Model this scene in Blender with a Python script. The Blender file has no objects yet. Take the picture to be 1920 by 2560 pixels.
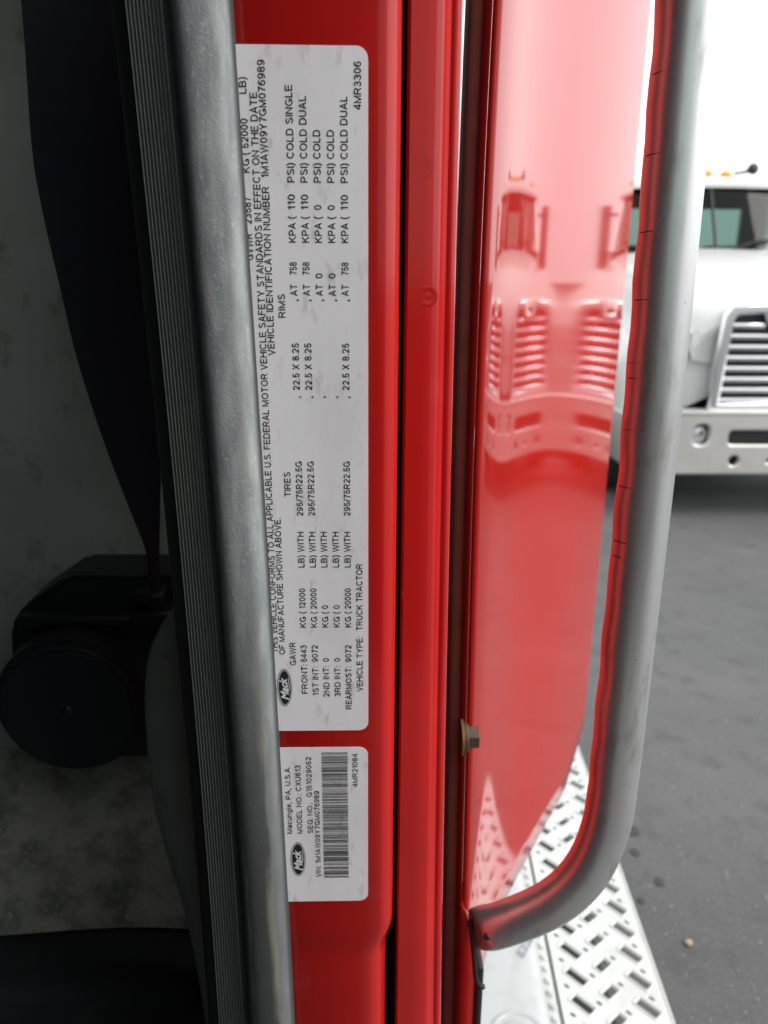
import bpy, bmesh, math, random
import numpy as np
from mathutils import Vector, Matrix
R = math.radians
rnd = random.Random(7)
sc = bpy.context.scene
C = sc.collection

# ------------------------------------------------------------------ camera
cam_d = bpy.data.cameras.new('camera')
cam = bpy.data.objects.new('camera', cam_d); C.objects.link(cam)
cam_d.sensor_fit = 'AUTO'; cam_d.sensor_width = 34.6; cam_d.lens = 26
cam_d.clip_start = 0.01; cam_d.clip_end = 3000
cam.matrix_world = (Matrix.Translation((0, 0, 1.95)) @ Matrix.Rotation(R(-1.4), 4, 'Z')
                    @ Matrix.Rotation(R(90 - 16.954), 4, 'X') @ Matrix.Rotation(R(0.345), 4, 'Z'))
cam_d.dof.use_dof = True; cam_d.dof.focus_distance = 0.425; cam_d.dof.aperture_fstop = 9.0
sc.camera = cam

# ------------------------------------------------------------------ world: bright even overcast
w = bpy.data.worlds.new("World"); sc.world = w; w.use_nodes = True
nt = w.node_tree; nt.nodes.clear()
sky = nt.nodes.new('ShaderNodeTexSky'); sky.sky_type = 'NISHITA'; sky.sun_disc = False
sky.sun_elevation = R(42); sky.sun_rotation = R(108); sky.air_density = 1.0; sky.dust_density = 3.0
hs = nt.nodes.new('ShaderNodeHueSaturation'); hs.inputs['Saturation'].default_value = 0.10
mx = nt.nodes.new('ShaderNodeMix'); mx.data_type = 'RGBA'; mx.inputs[0].default_value = 0.75
mx.inputs[7].default_value = (9.2, 9.5, 9.7, 1)
bg = nt.nodes.new('ShaderNodeBackground'); bg.inputs['Strength'].default_value = 0.11
wo = nt.nodes.new('ShaderNodeOutputWorld')
nt.links.new(sky.outputs[0], hs.inputs['Color']); nt.links.new(hs.outputs[0], mx.inputs[6])
nt.links.new(mx.outputs[2], bg.inputs[0]); nt.links.new(bg.outputs[0], wo.inputs[0])
sd = bpy.data.lights.new('sun', 'SUN'); sd.energy = 1.6; sd.angle = R(35); sd.color = (1, 0.97, 0.93)
sun = bpy.data.objects.new('sun', sd); C.objects.link(sun)
sun.rotation_euler = (R(48), 0, R(72))
sc.view_settings.view_transform = 'Standard'; sc.view_settings.look = 'None'
sc.view_settings.exposure = 0.82; sc.view_settings.gamma = 1; sc.view_settings.use_curve_mapping = False

# ------------------------------------------------------------------ materials
def mat(name, col, rough=0.5, metal=0.0, coat=0.0, spec=0.5, noise=None, bump=None, coords='Object', coat_rough=0.03):
    """noise = (scale, second colour, amount, detail, stretch); bump = (scale, strength, distance)"""
    m = bpy.data.materials.new(name); m.use_nodes = True
    n = m.node_tree.nodes; l = m.node_tree.links
    b = n['Principled BSDF']
    b.inputs['Base Color'].default_value = (*col, 1); b.inputs['Roughness'].default_value = rough
    b.inputs['Metallic'].default_value = metal; b.inputs['Coat Weight'].default_value = coat
    b.inputs['Coat Roughness'].default_value = coat_rough; b.inputs['Specular IOR Level'].default_value = spec
    tc = n.new('ShaderNodeTexCoord')
    def coord(stretch):
        mp = n.new('ShaderNodeMapping'); mp.inputs['Scale'].default_value = stretch
        l.new(tc.outputs[coords], mp.inputs['Vector']); return mp.outputs[0]
    if noise:
        items = noise if isinstance(noise, list) else [noise]
        prev = None
        for (s, c2, lo, hi, st) in items:
            t = n.new('ShaderNodeTexNoise'); t.inputs['Scale'].default_value = s; t.inputs['Detail'].default_value = 6
            t.inputs['Roughness'].default_value = 0.6
            l.new(coord(st), t.inputs['Vector'])
            mr = n.new('ShaderNodeMapRange'); mr.inputs[1].default_value = lo; mr.inputs[2].default_value = hi
            l.new(t.outputs['Fac'], mr.inputs[0])
            x = n.new('ShaderNodeMix'); x.data_type = 'RGBA'
            l.new(mr.outputs[0], x.inputs[0])
            if prev is None: x.inputs[6].default_value = (*col, 1)
            else: l.new(prev, x.inputs[6])
            x.inputs[7].default_value = (*c2, 1); prev = x.outputs[2]
        l.new(prev, b.inputs['Base Color'])
    if bump:
        s, st, d = bump[:3]; stretch = bump[3] if len(bump) > 3 else (1, 1, 1)
        t = n.new('ShaderNodeTexNoise'); t.inputs['Scale'].default_value = s; t.inputs['Detail'].default_value = 5
        l.new(coord(stretch), t.inputs['Vector'])
        bp = n.new('ShaderNodeBump'); bp.inputs['Strength'].default_value = st; bp.inputs['Distance'].default_value = d
        l.new(t.outputs['Fac'], bp.inputs['Height']); l.new(bp.outputs[0], b.inputs['Normal'])
    return m

U = (1, 1, 1)
RED = (0.50, 0.014, 0.011)
M = {}
M['red'] = mat('red_paint', (0.47, 0.012, 0.010), 0.35, coat=1.0, spec=0.0, coat_rough=0.14, noise=[(120, (0.50, 0.045, 0.040), 0.70, 0.80, (1.4, 1, 0.3)), (9, (0.42, 0.011, 0.010), 0.4, 0.7, U), (16, (0.42, 0.045, 0.040), 0.60, 0.80, (1, 1, 0.7)), (900, (0.55, 0.10, 0.09), 0.79, 0.83, U)], bump=(34, 0.10, 0.0018, (1, 1, 0.45)))
M['red_panel'] = mat('red_panel_paint', (0.47, 0.015, 0.010), 0.4, coat=0.72, spec=0.0, coat_rough=0.06, noise=(700, (0.30, 0.02, 0.02), 0.80, 0.83, U))
M['shaded_maroon'] = mat('shaded_maroon_edge', (0.46, 0.13, 0.10), 0.7, spec=0.25, noise=(60, (0.39, 0.11, 0.085), 0.4, 0.7, U))  # dull maroon puts the shaded look of the red flange into the colour
M['label'] = mat('label_vinyl', (0.80, 0.775, 0.785), 0.38, noise=[(28, (0.70, 0.675, 0.685), 0.45, 0.75, (1, 1, 0.4)), (150, (0.42, 0.40, 0.39), 0.58, 0.80, (1, 1, 0.35)), (420, (0.20, 0.19, 0.18), 0.765, 0.79, U)])
M['ink'] = mat('label_ink', (0.018, 0.018, 0.024), 0.45, noise=(300, (0.06, 0.06, 0.065), 0.6, 0.75, U))
M['silver_ink'] = mat('silver_ink', (0.40, 0.40, 0.41), 0.4)
M['white_ink'] = mat('white_ink', (0.72, 0.71, 0.72), 0.4)
M['black'] = mat('black_rubber', (0.012, 0.012, 0.013), 0.6)
M['rib'] = mat('ribbed_rubber', (0.13, 0.135, 0.132), 0.45, noise=[(60, (0.17, 0.17, 0.15), 0.5, 0.85, (1, 1, 0.12)), (700, (0.2, 0.2, 0.18), 0.78, 0.82, U)])
M['belt'] = mat('belt_webbing', (0.0045, 0.006, 0.011), 0.85, spec=0.2, bump=(1500, 0.3, 0.0002, (1, 1, 0.2)))
M['plastic'] = mat('black_plastic', (0.006, 0.007, 0.009), 0.42, spec=0.4, bump=(900, 0.12, 0.0003))
M['trim'] = mat('grey_trim', (0.150, 0.172, 0.160), 0.8, noise=[(11, (0.115, 0.132, 0.120), 0.42, 0.7, U), (24, (0.055, 0.060, 0.050), 0.58, 0.76, (1.6, 1, 1)), (140, (0.16, 0.175, 0.16), 0.62, 0.80, U)], bump=(500, 0.15, 0.0004))
M['carpet'] = mat('dirty_trim', (0.17, 0.175, 0.145), 0.9, noise=[(34, (0.065, 0.07, 0.058), 0.42, 0.66, U), (210, (0.25, 0.25, 0.205), 0.58, 0.75, U)], bump=(320, 0.4, 0.001))
M['sill'] = mat('sill_rubber', (0.006, 0.007, 0.008), 0.85, spec=0.15, noise=(20, (0.012, 0.013, 0.013), 0.5, 0.75, U))
M['dark'] = mat('dark_trim', (0.018, 0.021, 0.022), 0.7)
M['alu'] = mat('brushed_aluminium', (0.68, 0.69, 0.69), 0.34, metal=0.8, noise=[(45, (0.60, 0.61, 0.61), 0.4, 0.7, (1, 1, 0.1)), (300, (0.10, 0.095, 0.09), 0.70, 0.735, (1, 1, 0.5)), (90, (0.45, 0.44, 0.42), 0.55, 0.75, (1, 1, 0.3))], bump=(260, 0.10, 0.0004, (1, 1, 0.15)))
M['plate'] = mat('white_painted_metal', (0.56, 0.57, 0.555), 0.38, metal=0.15, noise=[(16, (0.46, 0.47, 0.45), 0.5, 0.75, U), (240, (0.40, 0.40, 0.37), 0.66, 0.78, U)])
M['white'] = mat('white_paint', (0.64, 0.655, 0.63), 0.3, coat=0.6, noise=(1.5, (0.60, 0.61, 0.58), 0.4, 0.7, U))
M['chrome'] = mat('chrome', (0.80, 0.80, 0.82), 0.14, metal=1.0)
M['bumper'] = mat('bumper_metal', (0.56, 0.545, 0.52), 0.34, metal=0.55, noise=(3, (0.48, 0.47, 0.45), 0.4, 0.7, U))
M['amber'] = mat('amber_lens', (0.85, 0.33, 0.02), 0.3)
M['rust'] = mat('rusty_steel', (0.10, 0.085, 0.065), 0.55, metal=0.6, noise=(260, (0.19, 0.085, 0.03), 0.48, 0.62, U), bump=(500, 0.3, 0.0006))
M['rustwasher'] = mat('ochre_washer', (0.24, 0.12, 0.04), 0.6, metal=0.2, noise=(300, (0.2, 0.09, 0.03), 0.45, 0.65, U))
M['lining'] = mat('grey_cab_lining', (0.022, 0.025, 0.025), 0.8)
M['tyre'] = mat('tyre_rubber', (0.02, 0.02, 0.02), 0.85)
M['headlamp'] = mat('lamp_lens', (0.55, 0.57, 0.58), 0.12, metal=0.4)
M['white_cover'] = mat('white_cover', (0.42, 0.44, 0.44), 0.3, coat=0.5, noise=(20, (0.36, 0.37, 0.36), 0.5, 0.75, U))

def glass_mat():
    m = bpy.data.materials.new('tinted_glass'); m.use_nodes = True
    n = m.node_tree.nodes; l = m.node_tree.links; n.clear()
    o = n.new('ShaderNodeOutputMaterial'); t = n.new('ShaderNodeBsdfTransparent'); t.inputs[0].default_value = (0.50, 0.60, 0.565, 1)
    g = n.new('ShaderNodeBsdfGlossy'); g.inputs['Roughness'].default_value = 0.02
    f = n.new('ShaderNodeFresnel'); f.inputs[0].default_value = 1.3
    x = n.new('ShaderNodeMixShader')
    l.new(f.outputs[0], x.inputs[0]); l.new(t.outputs[0], x.inputs[1]); l.new(g.outputs[0], x.inputs[2]); l.new(x.outputs[0], o.inputs[0])
    return m
M['glass'] = glass_mat()

def seal_mat():
    """dusty grey rubber; dust gathers along two wandering lines that follow the strip (UV: u across, v along in metres)"""
    m = mat('dusty_rubber', (0.17, 0.185, 0.185), 0.82, spec=0.12, noise=None, bump=(900, 0.35, 0.0006))
    n = m.node_tree.nodes; l = m.node_tree.links; b = n['Principled BSDF']
    uv = n.new('ShaderNodeUVMap'); sp = n.new('ShaderNodeSeparateXYZ'); l.new(uv.outputs[0], sp.inputs[0])
    tc = n.new('ShaderNodeTexCoord')
    def noise(scale, stretch, detail=6):
        mp = n.new('ShaderNodeMapping'); mp.inputs['Scale'].default_value = stretch; l.new(tc.outputs['Object'], mp.inputs[0])
        t = n.new('ShaderNodeTexNoise'); t.inputs['Scale'].default_value = scale; t.inputs['Detail'].default_value = detail
        l.new(mp.outputs[0], t.inputs[0]); return t.outputs['Fac']
    def math_(op, a, bb, cl=False):
        k = n.new('ShaderNodeMath'); k.operation = op; k.use_clamp = cl
        for i, v in enumerate((a, bb)):
            if isinstance(v, (int, float)): k.inputs[i].default_value = v
            else: l.new(v, k.inputs[i])
        return k.outputs[0]
    def rng(v, a, c, d, e):
        k = n.new('ShaderNodeMapRange'); k.inputs[1].default_value = a; k.inputs[2].default_value = c; k.inputs[3].default_value = d; k.inputs[4].default_value = e
        k.interpolation_type = 'SMOOTHSTEP'; l.new(v, k.inputs[0]); return k.outputs[0]
    wob = math_('MULTIPLY', math_('SUBTRACT', noise(60, (1, 1, 0.35)), 0.5), 0.16)
    u = math_('ADD', sp.outputs[0], wob)
    def col(prev, fac, c):
        x = n.new('ShaderNodeMix'); x.data_type = 'RGBA'; l.new(fac, x.inputs[0])
        if isinstance(prev, tuple): x.inputs[6].default_value = (*prev, 1)
        else: l.new(prev, x.inputs[6])
        x.inputs[7].default_value = (*c, 1); return x.outputs[2]
    low = rng(sp.outputs[1], 1.86, 1.55, 0, 1)      # light falling off down the seal, put in as a darker lower half
    c = col((0.215, 0.235, 0.24), rng(noise(150, (1, 1, 0.25)), 0.35, 0.7, 0, 1), (0.32, 0.335, 0.33))
    c = col(c, rng(noise(420, U), 0.58, 0.74, 0, 0.6), (0.42, 0.43, 0.41))
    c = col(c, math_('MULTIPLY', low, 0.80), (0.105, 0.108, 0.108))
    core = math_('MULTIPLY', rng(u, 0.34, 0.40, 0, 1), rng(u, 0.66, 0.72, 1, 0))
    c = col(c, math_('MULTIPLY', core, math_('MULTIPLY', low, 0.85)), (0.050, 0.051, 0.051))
    line1 = math_('MULTIPLY', rng(u, 0.27, 0.345, 0, 1), rng(u, 0.36, 0.40, 1, 0))
    line2 = math_('MULTIPLY', rng(u, 0.60, 0.675, 0, 1), rng(u, 0.69, 0.74, 1, 0))
    ln = math_('MULTIPLY', math_('ADD', line1, line2, True), math_('MULTIPLY', rng(noise(25, (1, 1, 0.6)), 0.38, 0.6, 0, 1), rng(sp.outputs[1], 2.05, 1.62, 0.10, 0.80)))
    c = col(c, ln, (0.22, 0.215, 0.165))
    c = col(c, rng(noise(700, U, 2), 0.76, 0.80, 0, 0.7), (0.55, 0.55, 0.52))
    c = col(c, rng(sp.outputs[0], 0.85, 0.95, 0, 1), (0.055, 0.06, 0.062))
    c = col(c, rng(sp.outputs[0], 0.24, 0.10, 0, 1), (0.05, 0.053, 0.058))  # shade of the recess beside the ribs, put into the colour
    l.new(c, b.inputs['Base Color'])
    return m
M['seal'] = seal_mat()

def asphalt():
    m = mat('asphalt', (0.070, 0.070, 0.070), 0.75, noise=[(0.9, (0.098, 0.097, 0.096), 0.4, 0.7, U), (7, (0.050, 0.050, 0.051), 0.52, 0.75, U), (110, (0.16, 0.16, 0.155), 0.56, 0.70, U), (45, (0.035, 0.035, 0.036), 0.60, 0.72, U)], bump=(160, 0.5, 0.004))
    return m
M['asphalt'] = asphalt()

# ------------------------------------------------------------------ helpers
def tag(o, label=None, cat=None, group=None, kind=None):
    for k, v in (('label', label), ('category', cat), ('group', group), ('kind', kind)):
        if v: o[k] = v
    return o
def empty(name, loc=(0, 0, 0)):
    o = bpy.data.objects.new(name, None); C.objects.link(o); o.location = loc; o.empty_display_size = 0.1; return o
def world_of(o):
    t = Matrix.Translation(o.location)
    return world_of(o.parent) @ o.matrix_parent_inverse @ t if o.parent else t
def link(name, me, m, parent=None, smooth=False):
    if m: me.materials.append(m)
    o = bpy.data.objects.new(name, me); C.objects.link(o)
    if smooth:
        for p in me.polygons: p.use_smooth = True
    if parent: o.parent = parent; o.matrix_parent_inverse = world_of(parent).inverted()
    return o
def pyd(name, v, f, m, parent=None, smooth=False):
    me = bpy.data.meshes.new(name); me.from_pydata([tuple(p) for p in v], [], f); me.update()
    return link(name, me, m, parent, smooth)
def from_bm(name, bm, m, parent=None, smooth=False):
    bmesh.ops.recalc_face_normals(bm, faces=bm.faces)
    me = bpy.data.meshes.new(name); bm.to_mesh(me); bm.free(); return link(name, me, m, parent, smooth)
def grid(name, rows, m, parent=None, smooth=True, uv=True, closed=False, sharp=None):
    """rows: lists of equal-length points; builds a quad sheet. UV u = share of the way across, v = height"""
    nr, nc = len(rows), len(rows[0])
    v = [p for r in rows for p in r]; f = []
    for i in range(nr - 1):
        for j in range(nc if closed else nc - 1):
            k = (j + 1) % nc
            f.append((i * nc + j, i * nc + k, (i + 1) * nc + k, (i + 1) * nc + j))
    me = bpy.data.meshes.new(name); me.from_pydata([tuple(p) for p in v], [], f); me.update()
    if uv:
        ul = me.uv_layers.new(name='UVMap')
        for lp in me.loops:
            ul.data[lp.index].uv = ((lp.vertex_index % nc) / (nc - 1), me.vertices[lp.vertex_index].co.z)
    o = link(name, me, m, parent, smooth)
    if sharp: me.set_sharp_from_angle(angle=R(sharp))
    return o
def box(bm, x0, x1, y0, y1, z0, z1, bev=0.0, seg=2):
    r = bmesh.ops.create_cube(bm, size=1); vs = r['verts']
    for v in vs: v.co = Vector(((x0 + x1) / 2 + v.co.x * (x1 - x0), (y0 + y1) / 2 + v.co.y * (y1 - y0), (z0 + z1) / 2 + v.co.z * (z1 - z0)))
    if bev: bmesh.ops.bevel(bm, geom=list({e for v in vs for e in v.link_edges}), offset=bev, segments=seg, profile=0.5, affect='EDGES')
    return vs
def boxo(name, x0, x1, y0, y1, z0, z1, m, parent=None, bev=0.0, seg=2):
    bm = bmesh.new(); box(bm, x0, x1, y0, y1, z0, z1, bev, seg); o = from_bm(name, bm, m, parent, bev > 0)
    if bev: o.data.set_sharp_from_angle(angle=R(50))
    return o
def cyl(bm, p0, p1, r0, r1=None, n=24):
    p0, p1 = Vector(p0), Vector(p1); d = p1 - p0
    mt = Matrix.Translation((p0 + p1) / 2) @ d.to_track_quat('Z', 'Y').to_matrix().to_4x4()
    bmesh.ops.create_cone(bm, cap_ends=True, segments=n, radius1=r0, radius2=r0 if r1 is None else r1, depth=d.length, matrix=mt)
def tube(name, pts, rad, m, parent=None, n=12, cap=True):
    pts = [Vector(p) for p in pts]; rows = []
    up = Vector((0.3, 1, 0.2)).normalized()
    for i, p in enumerate(pts):
        t = (pts[min(i + 1, len(pts) - 1)] - pts[max(i - 1, 0)]).normalized()
        a = t.cross(up).normalized(); b = a.cross(t)
        r = rad[i] if isinstance(rad, list) else rad
        rows.append([p + (a * math.cos(k * 2 * math.pi / n) + b * math.sin(k * 2 * math.pi / n)) * r for k in range(n)])
    nr = len(rows); v = [q for r in rows for q in r]
    f = [(i * n + j, i * n + (j + 1) % n, (i + 1) * n + (j + 1) % n, (i + 1) * n + j) for i in range(nr - 1) for j in range(n)]
    if cap: f += [tuple(range(n))[::-1], tuple((nr - 1) * n + j for j in range(n))]
    o = pyd(name, v, f, m, parent, True); o.data.set_sharp_from_angle(angle=R(60)); return o
def curve_mesh(name, cu, m, parent=None, mtx=None, smooth=False):
    t = bpy.data.objects.new('temporary', cu); C.objects.link(t)
    dg = bpy.context.evaluated_depsgraph_get(); dg.update()
    me = bpy.data.meshes.new_from_object(t.evaluated_get(dg)); me.name = name; me.materials.clear()
    bpy.data.objects.remove(t); bpy.data.curves.remove(cu)
    if mtx: me.transform(mtx)
    return link(name, me, m, parent, smooth)
def plate_with_holes(name, outer, holes, thick, m, parent=None, mtx=None, bev=0.0):
    cu = bpy.data.curves.new(name, 'CURVE'); cu.dimensions = '2D'; cu.fill_mode = 'BOTH'; cu.extrude = thick / 2
    cu.bevel_depth = bev; cu.bevel_resolution = 1
    for poly in [outer] + holes:
        s = cu.splines.new('POLY'); s.points.add(len(poly) - 1); s.use_cyclic_u = True
        for p, q in zip(s.points, poly): p.co = (q[0], q[1], 0, 1)
    return curve_mesh(name, cu, m, parent, mtx)
def rrect(cx, cy, a, b, r, ang=0.0, n=4):
    pts = []
    for sx, sy, t0 in ((1, 1, 0), (-1, 1, 90), (-1, -1, 180), (1, -1, 270)):
        for k in range(n + 1):
            t = R(t0 + 90 * k / n); pts.append((sx * (a / 2 - r) + r * math.cos(t), sy * (b / 2 - r) + r * math.sin(t)))
    c, s = math.cos(ang), math.sin(ang)
    return [(cx + x * c - y * s, cy + x * s + y * c) for x, y in pts]
def interp(z, zs, vs): return float(np.interp(z, zs, vs))
def spline(pts, n):
    """Catmull-Rom through points"""
    P = [Vector(p) for p in pts]; out = []
    for i in range(len(P) - 1):
        a, b, c, d = P[max(i - 1, 0)], P[i], P[i + 1], P[min(i + 2, len(P) - 1)]
        for k in range(n):
            t = k / n
            out.append(0.5 * ((2 * b) + (c - a) * t + (2 * a - 5 * b + 4 * c - d) * t * t + (3 * b - a - 3 * c + d) * t ** 3))
    out.append(P[-1]); return out
ZS = [2.3 - i * (2.3 - 1.15) / 60 for i in range(61)]

# ------------------------------------------------------------------ ground
pyd('asphalt_ground', [(-300, -300, 0), (300, -300, 0), (300, 300, 0), (-300, 300, 0)], [(0, 1, 2, 3)], M['asphalt'])['kind'] = 'structure'

# ================================================================== the red truck, seen through its open door
truck = empty('red_truck', (-0.9, 1.0, 0))
tag(truck, 'red truck cab with open doorway, worn black door seal and bare metal grab rail', 'truck')

# cab shell, windows left out to darken the interior, open only at the door
bm = bmesh.new()
box(bm, -2.0, 0.02, -1.3, 0.70, 2.78, 2.86); box(bm, -2.06, -2.0, -1.3, 0.70, 0.9, 2.86)
box(bm, -2.0, 0.10, -1.36, -1.3, 0.9, 2.86); box(bm, -2.0, 0.0, -1.3, 0.70, 0.86, 0.92)
box(bm, -2.0, 0.012, 0.70, 0.76, 0.86, 2.86)
from_bm('cab_shell', bm, M['dark'], truck)
boxo('engine_hood', -1.95, -0.05, -3.4, -1.40, 0.7, 1.75, M['red'], truck, bev=0.12, seg=3)

sr = np.polyfit([2.069, 1.9726, 1.909, 1.672, 1.480], [-.0594, -.0563, -.0558, -.0508, -.0484], 2)  # near coordinates, stickers included: from image pixels, scaled about the camera beforehand
rr = np.polyfit([2.069, 1.909, 1.824, 1.585, 1.465], [-.0910, -.0874, -.0850, -.0828, -.0830], 2)
def seal_r(z): return float(np.polyval(sr, z))
def rib_r(z): return float(np.polyval(rr, z))

# the truck's own door, swung open forward of the camera
hinge = Matrix.Translation((0.05, -1.12, 0)) @ Matrix.Rotation(R(-75), 4, 'Z')
def door_part(name, m, boxes, par, bev=0.0):
    bm = bmesh.new()
    for q in boxes: box(bm, *q, bev)
    o = from_bm(name, bm, m, par); o.data.transform(hinge); return o
door = door_part('door', M['red'], [(-0.03, 0.03, 0.0, 1.02, 0.95, 1.93), (-0.03, 0.03, 0.0, 0.06, 1.93, 2.66), (-0.03, 0.03, 0.96, 1.02, 1.93, 2.66), (-0.03, 0.03, 0.06, 0.96, 2.60, 2.66)], truck)
door_part('door_lining', M['dark'], [(-0.07, -0.031, 0.04, 0.98, 1.0, 1.90)], door, 0.012)
door_part('door_window', M['glass'], [(-0.004, 0.004, 0.06, 0.96, 1.93, 2.60)], door)
# white box of guessed shape, added behind the cab to fill the slit
boxo('slit_filler', -0.9, 0.26, 1.62, 2.10, 0.72, 1.62, M['white_cover'], truck, bev=0.02)

# door jamb: flat face, rounded outer edge, lower pocket step
def jamb_row(z):
    k = 0.5 - 0.5 * math.cos(math.pi * min(1, max(0, (1.548 - z) / 0.03)))     # lower part steps inward
    xe = 0.0093 - 0.0075 * k; y0 = 0.400 + 0.0015 * k
    p = [(rib_r(z) + 0.004, y0 + 0.006), (rib_r(z) + 0.010, y0 + 0.0006), (xe - 0.004, y0), (xe - 0.001, y0 + 0.0001)]
    for t in range(1, 9):
        a = R(90 * t / 8 * 0.80); r = 0.0091 + 0.005 * k
        p.append((xe - 0.001 + r * math.sin(a) * (1.0 - 0.12 * k), y0 + r * (1 - math.cos(a)) + 0.0003 * t))
    p.append((p[-1][0] + 0.0008, y0 + 0.02)); p.append((p[-1][0], 0.47))
    return [(x, y, z) for x, y in p]
jz = sorted(set(ZS + [1.548 - 0.03 * i / 8 for i in range(9)]), reverse=True)
jamb = grid('door_jamb', [jamb_row(z) for z in jz], M['red'], truck, sharp=50)
pyd('joint_gap', [(0.012, 0.465, 2.3), (0.049, 0.4655, 2.3), (0.049, 0.4655, 1.15), (0.012, 0.465, 1.15)], [(0, 1, 2, 3)], M['black'], truck)

# red strip between the jamb and the slit, leaning a little outward towards the bottom
sz = [1.42, 1.586, 1.762, 1.884, 1.969, 2.08]; strip_ratio = [.1265, .122, .1156, .1128, .1118, .1111]
nose_z = [1.242, 1.4615, 1.698, 1.862, 1.976, 2.125]; nose_ratio = [.128, .1246, .1183, .1139, .1159, .1165]
cs = np.polyfit(sz, strip_ratio, 2); cn = np.polyfit(nose_z, nose_ratio, 3)
def strip_x(z): return float(np.polyval(cs, z)) * 0.434 - 0.0005
def strip_row(z):
    d = strip_x(z) - 0.0505
    p = [(0.0203, 0.462), (0.0200, 0.4185), (0.0204, 0.4150), (0.0216, 0.4135), (0.030, 0.4138), (0.0382, 0.4150), (0.0398, 0.4160), (0.0418, 0.4195), (0.0443, 0.4218),
         (0.0462, 0.4214), (0.0478, 0.4216), (0.0492, 0.4232), (0.0501, 0.4265), (0.0505, 0.431), (0.0506, 0.47)]
    return [(x + d * min(1, max(0, (x - 0.0216) / 0.022)), y, z) for x, y in p]
strip = grid('pillar_strip', [strip_row(z) for z in ZS], M['red'], truck, sharp=45)
for (x, z, r, dp) in ((0.0278, 2.0028, 0.0058, 1), (0.0322, 1.9409, 0.0052, 1), (0.0268, 1.8583, 0.0058, 1), (0.0268, 1.774, 0.0062, 1), (0.0270, 1.6642, 0.0048, 1)):
    v = [(x, 0.41375 + 0.0003, z)]; f = []
    prof = [(0.3, 0.00018), (0.55, 0.00012), (0.75, 0.00005), (0.9, 0.00004), (1.0, 0.00010)]; n = 20
    for (q, h) in prof:
        for k in range(n):
            a = 2 * math.pi * k / n; xx = x + r * q * math.cos(a)
            base = float(np.interp(xx, (0.0216, 0.030, 0.0382, 0.0398), (0.4135, 0.4138, 0.4150, 0.4160)))
            v.append((xx, base + h, z + r * q * 1.05 * math.sin(a)))
    for k in range(n): f.append((0, 1 + k, 1 + (k + 1) % n))
    for i in range(len(prof) - 1):
        for k in range(n): f.append((1 + i * n + k, 1 + (i + 1) * n + k, 1 + (i + 1) * n + (k + 1) % n, 1 + i * n + (k + 1) % n))
    pyd('spot_weld', v, f, M['red'], strip, True)

# ---- door seal and ribbed trim, following the gently leaning door opening
seal_prof = [(0.0, 0.399), (0.04, 0.4005), (0.09, 0.3995), (0.14, 0.396), (0.19, 0.3920), (0.25, 0.3892), (0.32, 0.3878), (0.42, 0.3872), (0.52, 0.3871), (0.62, 0.3872), (0.72, 0.3876), (0.80, 0.3884), (0.87, 0.3900), (0.93, 0.3930), (0.975, 0.3965), (1.0, 0.4005)]
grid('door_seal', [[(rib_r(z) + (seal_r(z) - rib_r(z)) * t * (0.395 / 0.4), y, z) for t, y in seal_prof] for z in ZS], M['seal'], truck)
def rib_row(z):
    x1 = rib_r(z); wd = 0.0182; p = []
    n = 10
    for k in range(n):
        for (t, h) in ((0.0, 0.0), (0.30, 0.0), (0.42, 0.0019), (0.55, 0.0026), (0.68, 0.0020), (0.84, 0.0002)):
            s = (k + t) / n; p.append((x1 - wd * (1 - s), 0.4045 - 0.004 * s - h, z))
    p.append((x1, 0.401, z)); return p
def band_row(z):
    x1 = rib_r(z) - 0.0182
    return [(x1 - 0.0135, 0.44, z), (x1 - 0.0118, 0.425, z), (x1 - 0.0085, 0.412, z), (x1 - 0.004, 0.4062, z), (x1, 0.4047, z)]
grid('ribbed_trim', [rib_row(z) for z in ZS], M['rib'], truck, smooth=True)
grid('trim_edge', [band_row(z) for z in ZS], M['black'], truck)

# ---- interior trim behind the belt
def wall_pt(x, z):
    return 0.62 + 0.010 * math.sin(x * 9 + z * 5) + 0.012 * math.sin(z * 7.0)
cols = [-1.2 + i * (1.12) / 40 for i in range(41)]
grid('back_trim', [[(x, wall_pt(x, z), z) for x in cols] for z in [2.7 - i * 1.15 / 50 for i in range(51)]], M['trim'], truck)
# soft dirty lower trim that bulges forward, then a dark sill under a seam
low = []
for i in range(25):
    t = i / 24; z = 1.60 - 0.215 * t
    y = 0.622 - 0.065 * math.sin(t * math.pi / 2) + 0.004 * math.sin(t * 9)
    low.append([(x, y + 0.004 * math.sin(x * 22), z) for x in cols])
grid('lower_trim', low, M['carpet'], truck)
boxo('sill_trim', -1.2, -0.09, 0.50, 0.69, 1.0, 1.378, M['sill'], truck, bev=0.012)
# pillar trim cover with the cut-out for the belt reel
edge = spline([(-.1005, 0, 1.82), (-.118, 0, 1.768), (-.1290, 0, 1.7372), (-.1414, 0, 1.7204), (-.1493, 0, 1.7057), (-.1546, 0, 1.6876), (-.1580, 0, 1.6605), (-.1589, 0, 1.6312), (-.1592, 0, 1.608), (-.1587, 0, 1.5882), (-.157, 0, 1.5666), (-.1531, 0, 1.5395), (-.146, 0, 1.50), (-.138, 0, 1.44), (-.133, 0, 1.36)], 4)
rows = []
for e in edge:
    xl = e.x; xr_ = -0.085
    if xl > xr_ - 0.012: xl = xr_ - 0.012
    row = [(xl + 0.004, 0.520, e.z), (xl + 0.0005, 0.495, e.z), (xl + 0.001, 0.485, e.z), (xl + 0.004, 0.478, e.z)]
    for k in range(1, 7):
        s = k / 6; row.append((xl + 0.004 + (xr_ - xl - 0.004) * s, 0.478 - 0.014 * s, e.z))
    rows.append(row)
grid('pillar_trim', rows, M['trim'], truck)

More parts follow.
